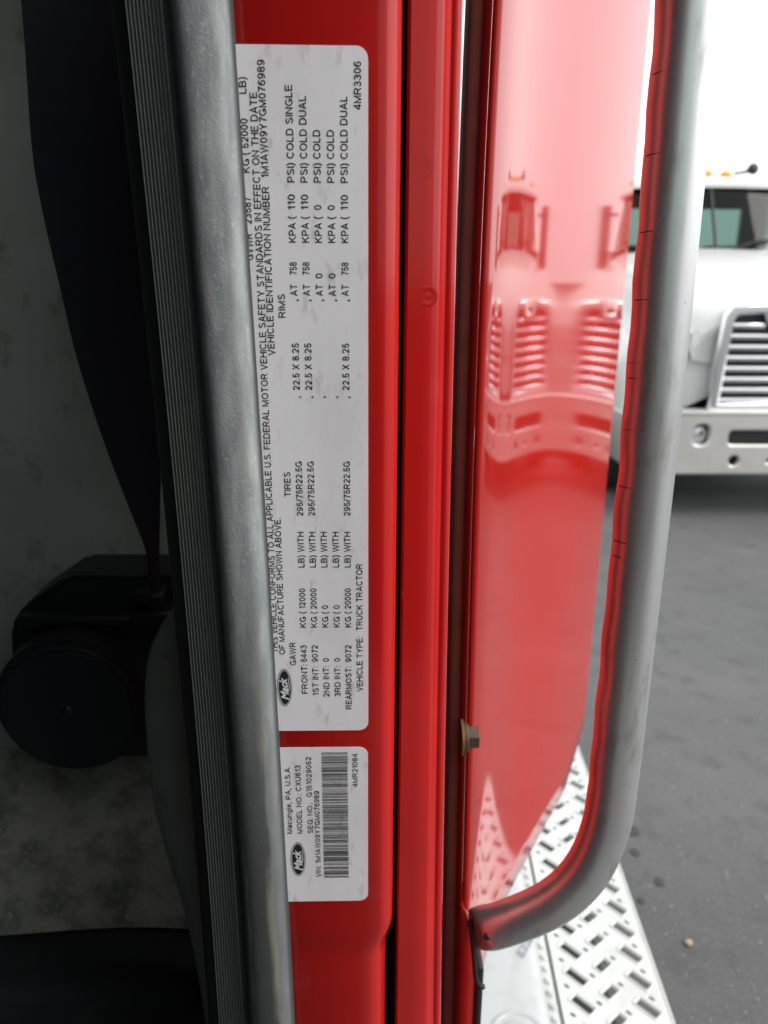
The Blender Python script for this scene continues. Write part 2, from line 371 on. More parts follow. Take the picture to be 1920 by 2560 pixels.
# ---- red outer panel: vertical sheet, S-curved in plan, that mirrors the yard
A_TH = [8.2, 8.7, 9.2, 9.9, 10.9, 12.0, 13.2, 14.3, 15.4, 16.4, 17.2, 17.8, 18.05, 18.2]
V_TH = [24.0, 21.0, 18.6, 17.0, 19.3, 21.9, 23.8, 24.5, 24.6, 24.35, 23.8, 23.2, 22.4, 21.0]
def th_of(a):
    # smooth (cubic Hermite) interpolation of the sheet's heading
    i = max(0, min(len(A_TH) - 2, int(np.searchsorted(A_TH, a)) - 1))
    def sl(k):
        k0, k1 = max(0, k - 1), min(len(A_TH) - 1, k + 1); return (V_TH[k1] - V_TH[k0]) / (A_TH[k1] - A_TH[k0])
    h = A_TH[i + 1] - A_TH[i]; t = min(1, max(0, (a - A_TH[i]) / h))
    return ((2 * t ** 3 - 3 * t * t + 1) * V_TH[i] + (t ** 3 - 2 * t * t + t) * h * sl(i) + (-2 * t ** 3 + 3 * t * t) * V_TH[i + 1] + (t ** 3 - t * t) * h * sl(i + 1))
plan = []; a = 8.35; r = 0.508; px, py = r * math.sin(R(a)), r * math.cos(R(a)); ds = 0.004
while a < 17.85 and len(plan) < 900:
    plan.append((px, py)); th = R(th_of(a)); px += ds * math.sin(th); py += ds * math.cos(th); a = math.degrees(math.atan2(px, py))
hd = th_of(a)
for k in range(30):
    hd -= 4.0; px += 0.0012 * math.sin(R(hd)); py += 0.0012 * math.cos(R(hd)); plan.append((px, py))
plan = plan[::2]
PA = [math.degrees(math.atan2(x, y)) for x, y in plan]
BA = [10.0, 10.35, 11.0, 11.63, 12.26, 14.37, 16.52, 17.71, 18.3]; BE = [-60, -47.2, -45.4, -44.11, -43.13, -39.88, -36.23, -33.38, -32.2]
def nose_x(z): return float(np.polyval(cn, z)) * 0.58
def panel_shift(z): return nose_x(z) - nose_x(1.70)
zr = max(p[1] for p in plan); NV = 40; rows = []
for i in range(NV + 1):
    row = []
    for j, (x, y) in enumerate(plan):
        aa = min(PA[j], 17.9)
        rr_ = math.hypot(x, y)
        zb = 1.95 + rr_ * math.tan(R(interp(aa, BA, BE))); zb = max(zb, 1.05)
        z = 2.75 + (zb - 2.75) * i / NV
        f = max(0, 1 - j / 60) ** 2
        row.append((x + panel_shift(z) * f, y, z))
    rows.append(row)
panel = grid('side_panel', rows, M['red_panel'], truck)
pmod = panel.modifiers.new('thickness', 'SOLIDIFY'); pmod.thickness = 0.004; pmod.offset = -1
# folded front edge of that panel (faces the slit)
x0, y0 = plan[0]
def flange_row(z):
    s = panel_shift(z); xn = nose_x(z)
    xe = xn / 0.58 * 0.515 + 0.0012; return [(xe + 0.001, 0.55, z), (xe, 0.519, z), (xe + 0.0004, 0.5155, z), (xe + (0.0690 + s - xe) * 0.5, 0.5135, z), (0.0690 + s, 0.5118, z), (0.0693 + s, 0.5115, z)]
def edge_row(z):
    s = panel_shift(z)
    return [(0.0693 + s, 0.5115, z), (0.0696 + s, 0.5085, z), (0.0704 + s, 0.5058, z), (0.0714 + s, 0.5038, z), (0.0726 + s, 0.5027, z), (x0 + s - 0.0001, y0 - 0.0002, z)]
fl = grid('panel_flange', [flange_row(z) for z in ZS], M['shaded_maroon'], panel)
grid('panel_edge', [edge_row(z) for z in ZS], M['red'], panel)
# seam bead across the top of the panel
def panel_at(az):
    for j in range(len(PA) - 1):
        if PA[j] <= az <= PA[j + 1]: return plan[j]
    return plan[-35]
bead = []; SEAM0, SEAM1 = 15.64, -2.17
for t in range(13):
    az = 12.0 + 6.0 * t / 12; x, y = panel_at(az)
    el = SEAM0 + SEAM1 * (az - 15.2) / 2.4
    z = 1.95 + math.hypot(x, y) * math.tan(R(el)); bead.append((x + 0.001, y - 0.001, z))
tube('panel_seam', bead, 0.0022, M['red_panel'], panel, n=8)
# rusty bolt through the flange
bx, bz = 0.0705, 1.6233
bm = bmesh.new(); cyl(bm, (bx + 0.0014, 0.497, bz), (bx + 0.0036, 0.497, bz), 0.0118, n=28); cyl(bm, (bx + 0.0036, 0.497, bz), (bx + 0.0052, 0.497, bz), 0.0112, 0.0104, n=28)
cyl(bm, (bx + 0.0052, 0.497, bz), (bx + 0.0128, 0.497, bz), 0.0090, 0.0085, n=6)
bmesh.ops.bevel(bm, geom=bm.edges[:], offset=0.0004, segments=1, affect='EDGES')
bolt = from_bm('flange_bolt', bm, M['rust'], truck, False); bolt['label'] = 'rusty hex bolt with ochre washer on the red flange'
bm = bmesh.new(); cyl(bm, (bx - 0.0005, 0.497, bz), (bx + 0.0014, 0.497, bz), 0.0132, n=28); from_bm('washer', bm, M['rustwasher'], bolt, False)
# lower fairing bulge beside the flange
rows = []
for i in range(40):
    t = i / 39; z = 1.470 - 0.40 * t
    wd = 0.0145 * min(1, (t / 0.16)) ** 0.6 + 0.0002
    s = panel_shift(z)
    xl = 0.0722 + s - 0.001
    rows.append([(xl, 0.505, z), (xl + 0.0006, 0.4985, z)] + [(xl + 0.001 + wd * u / 8, 0.4965 - 0.003 * math.sin(math.pi * min(1, u / 8 * 0.9)) * min(1, t * 8), z) for u in range(9)] + [(xl + 0.0015 + wd, 0.503, z), (xl + 0.002 + wd, 0.53, z)])
grid('lower_fairing', rows, M['red'], truck, sharp=60)

# ---- grab rail: bent flattened tube with finger waves on its inner side
rail_pts = spline([(0.1695, 0.462, 2.34), (0.1705, 0.463, 2.20), (0.1712, 0.464, 2.0911), (0.1745, 0.464, 1.90), (0.1755, 0.464, 1.8241), (0.1757, 0.464, 1.6887), (0.1756, 0.464, 1.61), (0.1735, 0.464, 1.568), (0.1620, 0.464, 1.5295), (0.1400, 0.466, 1.4997), (0.1085, 0.474, 1.4735), (0.0920, 0.482, 1.4600), (0.0845, 0.487, 1.4540)], 14)
n = 40; rows = []; L = 0
for i, p in enumerate(rail_pts):
    t = (rail_pts[min(i + 1, len(rail_pts) - 1)] - rail_pts[max(i - 1, 0)]).normalized()
    if i: L += (p - rail_pts[i - 1]).length
    fw = Vector((0, -1, 0)); a_ = t.cross(fw).normalized(); b_ = a_.cross(t).normalized()
    if a_.x < 0: a_ = -a_
    end = max(0, (i / (len(rail_pts) - 1) - 0.86) / 0.14)
    if end: a_ = a_.lerp(Vector((0.12, 0, 1 if a_.z > 0 else -1)), min(1, end)).normalized(); b_ = b_.lerp(Vector((0.35, -0.93 if b_.y < 0 else 0.93, 0)), min(1, end)).normalized()
    ra = 0.0172 + 0.0010 * end; rb = 0.0150 * (1 - 0.55 * end ** 1.5)
    row = []
    for k in range(n):
        an = 2 * math.pi * k / n; ca, sa = math.cos(an), math.sin(an)
        wv = 1 + (0.030 * math.sin(L * 2 * math.pi / 0.047) + 0.016 * math.sin(L * 83 + 1)) * max(0, -ca) ** 3 * (1 if p.z > 1.6 else 0.2)
        q = abs(ca) ** 0.86 * (1 if ca > 0 else -1)
        row.append(p + a_ * (q * ra * wv) + b_ * (sa * rb))
    rows.append(row)
v = [q for r_ in rows for q in r_]; nr = len(rows)
f = [(i * n + j, i * n + (j + 1) % n, (i + 1) * n + (j + 1) % n, (i + 1) * n + j) for i in range(nr - 1) for j in range(n)]
f += [tuple(range(n))[::-1], tuple((nr - 1) * n + j for j in range(n))]
rail = pyd('grab_rail', v, f, M['alu'], truck, True); rail['label'] = 'scratched bare metal grab rail bent inward at the bottom'
bm = bmesh.new(); cyl(bm, (0.0921, 0.4640, 1.4702), (0.0922, 0.470, 1.4682), 0.0027, n=16); from_bm('rivet_hole', bm, M['black'], rail, True)
# small dark nicks in the finger grip side of the rail
for (z, ln) in ((2.055, 5), (2.015, 6), (1.975, 5), (1.938, 6), (1.902, 6), (1.893, 4), (1.862, 5), (1.826, 5), (1.79, 6), (1.78, 4)):
    x = interp(-z, [-2.0911, -1.9, -1.8241, -1.6887], [0.1712, 0.1745, 0.1755, 0.1757])
    pts = [(x - 0.0174 * math.cos(R(q)), 0.464 - 0.01515 * math.sin(R(q)), z + 0.0007 * (q / 40)) for q in range(8, 8 + ln * 8, 6)]
    tube('scratch', pts, 0.00028, M['black'], rail, n=5)
# gasket and black edging where the rail meets the cab
tube('rail_gasket', spline([(0.0815, 0.486, 1.4640), (0.0828, 0.482, 1.4560), (0.0858, 0.480, 1.4310), (0.0880, 0.480, 1.4120), (0.0915, 0.481, 1.4030), (0.0950, 0.482, 1.4010)], 6), 0.0021, M['black'], truck)
boxo('edge_seal', 0.0905, 0.0965, 0.492, 0.52, 1.05, 1.409, M['black'], truck, bev=0.002)

# ---- perforated step plate (local u across, v along the truck)
LEAN = Matrix.Rotation(R(-3.5), 4, 'Z')
step_m = Matrix.Translation((0.3905, 1.2, 0.55)) @ LEAN
holes = []; small = []
for k in range(-7, 18):
    v0 = 0.0645 * k
    holes.append(rrect(0.174, v0 - 0.017, 0.047, 0.0190, 0.0040, R(-45), 3))
    holes.append(rrect(0.045, v0 - 0.014, 0.047, 0.0190, 0.0040, R(-45), 3))
    holes.append(rrect(0.107, v0 - 0.048, 0.034, 0.0195, 0.0040, R(42), 3))
    for (u, dv) in ((0.188, 0.006), (0.133, -0.028), (0.079, -0.009), (0.021, -0.037)):
        holes.append(rrect(u, v0 + dv, 0.0150, 0.0085, 0.0035, R(-45), 3))
plate_with_holes('step_plate', [(0, -0.52), (0.212, -0.52), (0.212, 1.30), (0, 1.30)], holes, 0.002, M['plate'], truck, step_m, bev=0.0012)['label'] = 'white perforated step plate with slanted slots'
bm = bmesh.new()
for k in range(-7, 18):
    v0 = 0.0645 * k
    for (u, dv, ln, wd, an) in ((0.174, -0.017, 0.058, 0.030, -45), (0.045, -0.014, 0.058, 0.030, -45), (0.107, -0.048, 0.045, 0.0305, 42)):
        o_ = rrect(u, v0 + dv, ln, wd, 0.007, R(an), 3); i_ = rrect(u, v0 + dv, ln - 0.0110, wd - 0.0110, 0.0036, R(an), 3)
        mid = rrect(u, v0 + dv, ln - 0.0065, wd - 0.0065, 0.005, R(an), 3)
        vo = [bm.verts.new((x, y, 0.0022)) for x, y in o_]; vm = [bm.verts.new((x, y, 0.0062)) for x, y in mid]; vi = [bm.verts.new((x, y, 0.0010)) for x, y in i_]
        for A_, B_ in ((vo, vm), (vm, vi)):
            for q in range(len(A_)): bm.faces.new((A_[q], A_[(q + 1) % len(A_)], B_[(q + 1) % len(A_)], B_[q]))
me = bpy.data.meshes.new('slot_rims'); bm.to_mesh(me); bm.free(); me.transform(step_m); o = link('slot_rims', me, M['plate'], truck, True); o['kind'] = 'stuff'
def lean_box(name, u0, u1, v0, v1, z0, z1, m, bev=0.0):
    o = boxo(name, u0, u1, v0, v1, z0, z1, m, truck, bev, 3); o.data.transform(Matrix.Translation((0.3905, 1.2, 0)) @ LEAN)
    return o
lean_box('step_edge', 0.2135, 0.219, -0.52, 1.30, 0.49, 0.5535, M['plate'], 0.002)
lean_box('step_side', -0.006, -0.0015, -0.52, 1.30, 0.52, 0.585, M['plate'], 0.001)
lean_box('step_frame', 0.01, 0.21, -0.52, 1.30, 0.18, 0.20, M['dark'])
# white cover inboard of the step, with its toothed edge strip
lean_box('tank_cover', -0.36, -0.050, -0.55, 1.35, 0.30, 0.70, M['white_cover'], 0.03)
lean_box('toothed_strip', -0.048, -0.030, -0.52, 1.30, 0.60, 0.660, M['plate'], 0.001)
bm = bmesh.new()
for k in range(67):
    v0 = -0.52 + 0.027 * k
    cyl(bm, (-0.0385, v0, 0.6605), (-0.0385, v0, 0.6665), 0.0088, 0.0050, n=12)
me = bpy.data.meshes.new('strip_teeth'); bm.to_mesh(me); bm.free(); me.transform(Matrix.Translation((0.3905, 1.2, 0)) @ LEAN)
o = link('strip_teeth', me, M['plate'], truck, True); o['kind'] = 'stuff'; me.set_sharp_from_angle(angle=R(45))
def ring(name, c, r0, r1, h, m, parent, n=40, sx=1.0):
    rows = []
    for k in range(n):
        an = 2 * math.pi * k / n; d = Vector((math.cos(an) * sx, math.sin(an), 0))
        rows.append([Vector(c) + d * r0, Vector(c) + d * (r0 + r1) / 2 + Vector((0, 0, h)), Vector(c) + d * r1])
    rows.append(rows[0]); return grid(name, rows, m, parent, uv=False)
cover_ring = ring('embossed_ring', (0.262, 1.000, 0.7003), 0.018, 0.030, 0.004, M['white_cover'], truck)
ring('embossed_ring', (0.262, 1.000, 0.7003), 0.040, 0.050, 0.003, M['white_cover'], truck)
pyd('warning_sticker', [(0.300, 1.155, 0.7012), (0.333, 1.205, 0.7012), (0.322, 1.215, 0.7012), (0.290, 1.17, 0.7012)], [(0, 1, 2, 3)], mat('grey_print', (0.42, 0.44, 0.47), 0.5, noise=(240, (0.15, 0.16, 0.17), 0.48, 0.56, U)), truck)
bm = bmesh.new(); cyl(bm, (0.128, 0.60, 1.145), (0.140, 0.60, 1.145), 0.011, n=6); cyl(bm, (0.126, 0.60, 1.145), (0.130, 0.60, 1.145), 0.015, n=20); from_bm('cover_bolt', bm, M['rust'], truck, False)

# ================================================================== seat belt hanging in front of the trim
belt = empty('seat_belt', (-0.20, 0.52, 1.57))
tag(belt, 'dark seat belt webbing running down into a black reel housing', 'seat belt')
bl = spline([(-.1895, .50, 2.30), (-.1905, .50, 2.20), (-.1930, .50, 2.09), (-.1963, .50, 2.0225), (-.1944, .50, 1.9867), (-.1894, .502, 1.9397), (-.1848, .504, 1.8987), (-.1745, .508, 1.8436), (-.1623, .513, 1.7921), (-.1559, .516, 1.7638), (-.1574, .52, 1.7355), (-.158, .525, 1.70)], 5)
br = spline([(-.1275, .515, 2.30), (-.1290, .515, 2.20), (-.1310, .515, 2.09), (-.1333, .518, 2.0245), (-.1345, .521, 1.98), (-.1359, .524, 1.9398), (-.1378, .527, 1.90), (-.1410, .529, 1.8518), (-.1470, .532, 1.7950), (-.1510, .534, 1.7595), (-.1530, .535, 1.7322), (-.154, .535, 1.70)], 5)
rows = []
for p, q in zip(bl, br): rows.append([p.lerp(q, k / 10) + Vector((0, 0.0025 * math.sin(k * math.pi / 10) + 0.0006 * (k % 2), 0)) for k in range(11)])
grid('webbing', rows, M['belt'], belt)
ho = [(-.274, 1.6907), (-.262, 1.708), (-.226, 1.7325), (-.1459, 1.7322), (-.130, 1.7322), (-.130, 1.574), (-.2336, 1.5738), (-.262, 1.60), (-.279, 1.63)]
bm = bmesh.new()
f0 = bm.faces.new([bm.verts.new((x, 0.545, z)) for x, z in ho]); e = bmesh.ops.extrude_face_region(bm, geom=[f0])
for g in e['geom']:
    if isinstance(g, bmesh.types.BMVert): g.co.y = 0.60
bmesh.ops.bevel(bm, geom=bm.edges[:], offset=0.004, segments=2, affect='EDGES')
hs_ = from_bm('reel_housing', bm, M['plastic'], belt, True); hs_.data.set_sharp_from_angle(angle=R(40))
bm = bmesh.new(); box(bm, -.262, -.150, 0.532, 0.548, 1.697, 1.706, 0.003); from_bm('housing_rim', bm, M['plastic'], hs_, True)
bm = bmesh.new(); cyl(bm, (-.2213, 0.555, 1.642), (-.2213, 0.512, 1.642), 0.057, 0.055, 48); cyl(bm, (-.2213, 0.514, 1.642), (-.2213, 0.506, 1.642), 0.0515, 0.050, 48)
bmesh.ops.bevel(bm, geom=[ed for ed in bm.edges if len(ed.link_faces) == 2 and ed.calc_face_angle(0) > 0.8], offset=0.002, segments=2, affect='EDGES')
dr = from_bm('reel_cover', bm, M['plastic'], belt, True); dr.data.set_sharp_from_angle(angle=R(35))
bm = bmesh.new(); cyl(bm, (-.2213, 0.5065, 1.642), (-.2213, 0.5052, 1.642), 0.005, 0.0035, 20); from_bm('cover_knob', bm, M['plastic'], dr, True)
bm = bmesh.new(); box(bm, -.176, -.145, 0.526, 0.55, 1.70, 1.712, 0.002); box(bm, -.172, -.150, 0.524, 0.55, 1.72, 1.727, 0.002); from_bm('belt_guide', bm, M['plastic'], belt, True)

# ================================================================== printed stickers on the jamb
def arc(cx, cy, rx, ry, a0, a1, n=10):
    return [(cx + rx * math.cos(R(a0 + (a1 - a0) * i / n)), cy + ry * math.sin(R(a0 + (a1 - a0) * i / n))) for i in range(n + 1)]
h = 0.066; T = 1 - h; Z = h
# grotesque capitals as centre-line strokes on a cap height of 1: (width, strokes)
def ell(w_, y0=Z, y1=T): return arc(w_ / 2, (y0 + y1) / 2, w_ / 2 - h, (y1 - y0) / 2, 90, 450, 28)
def bowl(x, xr, y0, y1): r_ = (y1 - y0) / 2; k = min(r_ * 1.05, (xr - x) * 0.6); return [(x, y1), (xr - k, y1)] + arc(xr - k, (y0 + y1) / 2, k, r_, 90, -90) + [(x, y0)]
G = {
 'A': (.84, [[(.05, 0), (.42, T + .03), (.79, 0)], [(.19, .31), (.65, .31)]]),
 'B': (.78, [[(h, 0), (h, 1)], bowl(h, .66, .53, T), bowl(h, .71, Z, .53)]),
 'C': (.86, [arc(.45, .5, .385, .434, 40, 320, 22)]),
 'D': (.84, [[(h, 0), (h, 1)], [(h, T), (.40, T)] + arc(.40, .5, .37, .434, 90, -90, 16) + [(h, Z)]]),
 'E': (.74, [[(h, 0), (h, 1)], [(h, T), (.71, T)], [(h, .52), (.66, .52)], [(h, Z), (.74, Z)]]),
 'F': (.68, [[(h, 0), (h, 1)], [(h, T), (.68, T)], [(h, .50), (.60, .50)]]),
 'G': (.90, [arc(.46, .5, .395, .434, 42, 330, 22) + [(.83, .42)], [(.50, .44), (.86, .44)], [(.83, .44), (.83, .06)]]),
 'H': (.78, [[(h, 0), (h, 1)], [(.714, 0), (.714, 1)], [(h, .53), (.714, .53)]]),
 'I': (.132, [[(h, 0), (h, 1)]]),
 'K': (.82, [[(h, 0), (h, 1)], [(.74, 1), (h, .36)], [(.30, .56), (.78, 0)]]),
 'L': (.64, [[(h, 0), (h, 1)], [(h, Z), (.64, Z)]]),
 'M': (.94, [[(h, 0), (h, T), (.47, .06), (.874, T), (.874, 0)]]),
 'N': (.80, [[(h, 0), (h, T), (.734, Z), (.734, 1)]]),
 'O': (.94, [ell(.94)]),
 'P': (.76, [[(h, 0), (h, 1)], bowl(h, .69, .44, T)]),
 'Q': (.94, [ell(.94), [(.56, .24), (.88, -.02)]]),
 'R': (.82, [[(h, 0), (h, 1)], bowl(h, .71, .48, T), [(.44, .48), (.76, 0)]]),
 'S': (.78, [arc(.39, .73, .29, .204, 25, 180, 10) + [(.13, .66)] + [(.30, .545), (.50, .485)] + arc(.40, .28, .315, .214, 55, -160, 14)]),
 'T': (.76, [[(.38, 0), (.38, 1)], [(0, T), (.76, T)]]),
 'U': (.80, [[(h, 1), (h, .36)] + arc(.40, .36, .334, .294, 180, 360, 14) + [(.734, 1)]]),
 'V': (.82, [[(.05, 1), (.41, -.02), (.77, 1)]]),
 'W': (1.14, [[(.05, 1), (.30, 0), (.57, .96), (.84, 0), (1.09, 1)]]),
 'X': (.80, [[(.06, 0), (.74, 1)], [(.06, 1), (.74, 0)]]),
 'Y': (.82, [[(.05, 1), (.41, .42), (.77, 1)], [(.41, 0), (.41, .42)]]),
 '0': (.66, [ell(.66)]),
 '1': (.40, [[(.32, 0), (.32, T), (.08, .74)]]),
 '2': (.66, [arc(.33, .70, .264, .234, 170, -20, 12) + [(.40, .38), (h, Z)], [(h - .02, Z), (.62, Z)]]),
 '3': (.66, [arc(.32, .73, .24, .204, 165, -90, 12) + [(.24, .525)], arc(.32, .295, .27, .23, 90, -165, 12)]),
 '4': (.68, [[(.50, 0), (.50, .96), (.03, .30)], [(.03, .27), (.68, .27)]]),
 '5': (.66, [[(.58, T), (.16, T), (.09, .47)] + arc(.32, .33, .27, .264, 140, -160, 14)]),
 '6': (.66, [ell(.66, Z, .62), arc(.40, .50, .334, .434, 50, 190, 12)]),
 '7': (.64, [[(.03, T), (.60, T), (.38, .55), (.24, 0)]]),
 '8': (.66, [ell(.62, .53, T), ell(.66, Z, .53)]),
 '9': (.66, [ell(.66, .38, T), arc(.26, .50, .334, .434, 10, -130, 12)]),
 '(': (.30, [arc(.42, .42, .35, .68, 112, 248, 12)]), ')': (.30, [arc(-.12, .42, .35, .68, 68, -68, 12)]),
 ',': (.14, [[(.07, .13), (.07, 0), (.02, -.20)]]), '.': (.14, [[(.07, 0), (.07, .13)]]), ':': (.14, [[(.07, 0), (.07, .13)], [(.07, .56), (.07, .69)]]),
 '/': (.36, [[(.0, -.02), (.36, 1.02)]]),
 'a': (.62, [arc(.30, .52, .23, .18, 160, 0, 10) + [(.53, 0)], arc(.28, .20, .22, .15, 70, 290, 12) + [(.53, .14)], [(.53, .42), (.30, .36)]]),
 'c': (.60, [arc(.32, .36, .26, .30, 45, 315, 16)]), 'u': (.60, [[(h, .72), (h, .28)] + arc(.29, .28, .224, .214, 180, 350, 10), [(.53, 0), (.53, .72)]]),
 'n': (.60, [[(h, 0), (h, .72)], [(h, .40)] + arc(.30, .43, .23, .23, 160, 0, 10) + [(.53, 0)]]),
 'g': (.62, [arc(.30, .36, .24, .29, 90, 450, 20), [(.55, .72), (.55, -.02)] + arc(.31, -.02, .24, .18, 0, -150, 10)]),
 'i': (.13, [[(h, 0), (h, .72)], [(h, .86), (h, 1)]]), 'e': (.62, [[(.09, .38), (.53, .38)] + arc(.31, .36, .235, .29, 5, 320, 18)]),
}
def stroke(bm, pts, x_off, hw):
    P = [Vector((x + x_off, y)) for x, y in pts]
    P = [p for i, p in enumerate(P) if i == 0 or (p - P[i - 1]).length > 1e-5]
    closed = (P[0] - P[-1]).length < 1e-4
    if closed: P = P[:-1]
    n_ = len(P); L_, R_ = [], []
    for i in range(n_):
        a_ = P[i - 1] if (i or closed) else None; b_ = P[(i + 1) % n_] if (i < n_ - 1 or closed) else None
        d0 = (P[i] - a_).normalized() if a_ is not None else None; d1 = (b_ - P[i]).normalized() if b_ is not None else None
        d0 = d0 or d1; d1 = d1 or d0
        n0, n1 = Vector((-d0.y, d0.x)), Vector((-d1.y, d1.x)); m_ = n0 + n1
        m_ = m_.normalized() if m_.length > 1e-4 else n0
        k = hw / max(0.42, m_.dot(n0))
        L_.append(bm.verts.new((P[i].x + m_.x * k, P[i].y + m_.y * k, 0))); R_.append(bm.verts.new((P[i].x - m_.x * k, P[i].y - m_.y * k, 0)))
    for i in range(n_ if closed else n_ - 1):
        j = (i + 1) % n_; bm.faces.new((R_[i], R_[j], L_[j], L_[i]))
def print_mesh(txt):
    bm = bmesh.new(); x = 0
    for ch in txt:
        if ch == ' ': x += 0.42; continue
        w_, st_ = G[ch]
        for q in st_: stroke(bm, q, x, 0.076)
        x += w_ + 0.165
    me = bpy.data.meshes.new('print'); bm.to_mesh(me); bm.free(); return me
def text_mesh(txt, shear=0.0, bold=0.0):
    cu = bpy.data.curves.new('text', 'FONT'); cu.body = txt; cu.size = 1; cu.shear = shear; cu.offset = bold; cu.resolution_u = 3
    t = bpy.data.objects.new('temporary', cu); C.objects.link(t)
    dg = bpy.context.evaluated_depsgraph_get(); dg.update()
    me = bpy.data.meshes.new_from_object(t.evaluated_get(dg)); bpy.data.objects.remove(t); bpy.data.curves.remove(cu)
    return me
CAP = max(v.co.y for v in text_mesh('H').vertices)
def text_line(parent, xb, cap, toks, ya, m):
    bm = bmesh.new()
    for txt, z0, z1 in toks:
        me = print_mesh(txt)
        xs = [v.co.x for v in me.vertices]; a0, a1 = min(xs), max(xs)
        for v in me.vertices:
            z = z0 + (v.co.x - a0) / (a1 - a0) * (z1 - z0); x = xb - v.co.y * cap
            v.co = (x, ya, z)
        bm.from_mesh(me); bpy.data.meshes.remove(me)
    me = bpy.data.meshes.new('text_line'); bm.to_mesh(me); bm.free()
    return tag(link('text_line', me, m, parent), kind='stuff')
def sticker(name, x0, x1, z0, z1, label):
    r_ = 0.0055
    pts = [(x0, z0), (x0, z1)]
    for t0, cx, cz in ((90, x1 - r_, z1 - r_), (0, x1 - r_, z0 + r_)):
        for k in range(7):
            t = R(t0 - 15 * k); pts.append((cx + r_ * math.cos(t), cz + r_ * math.sin(t)))
    nf = len(pts)
    v = [(x, 0.39965, z) for x, z in pts] + [(x, 0.3999, z) for x, z in pts]
    f = [tuple(range(nf))] + [(i, i + nf, (i + 1) % nf + nf, (i + 1) % nf) for i in range(nf)]
    o = pyd(name, v, f, M['label']); tag(o, label, 'label', 'printed stickers on the red door jamb'); return o
def logo(parent, cx, cz, a, b):
    def disc(name, ra, rb, y, m, par, inner=None):
        n_ = 48; out = [(cx + ra * math.cos(2 * math.pi * k / n_), y, cz + rb * math.sin(2 * math.pi * k / n_)) for k in range(n_)]
        if not inner: return pyd(name, out, [tuple(range(n_))], m, par)
        inn = [(cx + inner[0] * math.cos(2 * math.pi * k / n_), y, cz + inner[1] * math.sin(2 * math.pi * k / n_)) for k in range(n_)]
        return pyd(name, out + inn, [(k, (k + 1) % n_, n_ + (k + 1) % n_, n_ + k) for k in range(n_)], m, par)
    lg = disc('logo_emblem', a, b, 0.39955, M['ink'], parent)
    disc('emblem_ring', a * 0.965, b * 0.975, 0.39945, M['silver_ink'], parent, (a * 0.80, b * 0.90))
    me = text_mesh('Mack', shear=0.35, bold=0.03); xs = [v.co.x for v in me.vertices]; a0, a1 = min(xs), max(xs)
    for v in me.vertices:
        t = (v.co.x - a0) / (a1 - a0)
        v.co = (cx + a * 0.42 - v.co.y / CAP * a * 0.98 - 0.0006 * (t - 0.5) * 2, 0.39935, cz - b * 0.66 + t * b * 1.22)
    me.name = 'emblem_lettering'; link('emblem_lettering', me, M['white_ink'], parent)
    pyd('emblem_underline', [(cx + a * 0.50, 0.39934, cz - b * 0.30), (cx + a * 0.68, 0.39934, cz - b * 0.02), (cx + a * 0.56, 0.39934, cz + b * 0.55), (cx + a * 0.50, 0.39934, cz + b * 0.55), (cx + a * 0.57, 0.39934, cz)], [(0, 1, 4), (1, 2, 3, 4)], M['white_ink'], parent)

big = sticker('certification_label', -0.075, 0.0012, 1.6926, 2.0515, 'long white certification sticker with tyre and axle rows, upper on jamb')
LINES = [
 (-0.0552, [('GVWR', 1.9578, 1.9701), ('23587', 1.9745, 1.9869), ('KG ( 52000', 1.9974, 2.0208), ('LB)', 2.0312, 2.0381)]),
 (-0.0504, [('THIS VEHICLE CONFORMS TO ALL APPLICABLE U.S. FEDERAL MOTOR VEHICLE SAFETY STANDARDS IN EFFECT ON THE DATE', 1.7441, 2.0319)]),
 (-0.04632, [('VEHICLE IDENTIFICATION NUMBER', 1.9117, 1.9913), ('1M1AW09Y7GM076989', 1.9954, 2.0453)]),
 (-0.04632, [('OF MANUFACTURE SHOWN ABOVE.', 1.7429, 1.8249)]),
 (-0.0403, [('GAWR', 1.7359, 1.7504), ('TIRES', 1.837, 1.8505), ('RIMS', 1.9304, 1.9418)])]
kpa = ('KPA (', 1.9661, 1.9782); psi = ('PSI)', 1.9933, 2.0019); at_ = ('AT', 1.941, 1.9465); lb = ('LB) WITH', 1.7961, 1.8169)
tire = ('295/75R22.5G', 1.8261, 1.8564); rim = ('22.5 X 8.25', 1.8941, 1.9178); c1 = (',', 1.89, 1.8909); c2 = (',', 1.9384, 1.9393); kg = ('KG', 1.7597, 1.7664)
full = lambda a_, b_, kgv, tail, end: [a_, b_, kg, kgv, lb, tire, c1, rim, c2, at_, ('758', 1.9511, 1.957), kpa, ('110', 1.9812, 1.988), psi, (tail, 2.0038, end)]
zero = lambda a_: [a_, ('0', 1.7381, 1.7404), kg, ('( 0', 1.7683, 1.7734), lb, c1, c2, at_, ('0', 1.9494, 1.9518), kpa, ('0', 1.9811, 1.9833), psi, ('COLD', 2.0038, 2.0163)]
LINES += [
 (-0.0340, full(('FRONT:', 1.7174, 1.7364), ('5443', 1.738, 1.7486), ('( 12000', 1.7684, 1.7836), 'COLD SINGLE', 2.0352)),
 (-0.02768, full(('1ST INT:', 1.7163, 1.7351), ('9072', 1.7379, 1.7486), ('( 20000', 1.7684, 1.7836), 'COLD DUAL', 2.0306)),
 (-0.02136, zero(('2ND INT:', 1.7152, 1.7353))), (-0.01488, zero(('3RD INT:', 1.7154, 1.7352))),
 (-0.00848, full(('REARMOST:', 1.7069, 1.7349), ('9072', 1.7378, 1.7485), ('( 20000', 1.7683, 1.7836), 'COLD DUAL', 2.0306)),
 (-0.0020, [('VEHICLE TYPE:', 1.7187, 1.7537), ('TRUCK TRACTOR', 1.7578, 1.7981), ('4MR3306', 2.025, 2.0451)])]
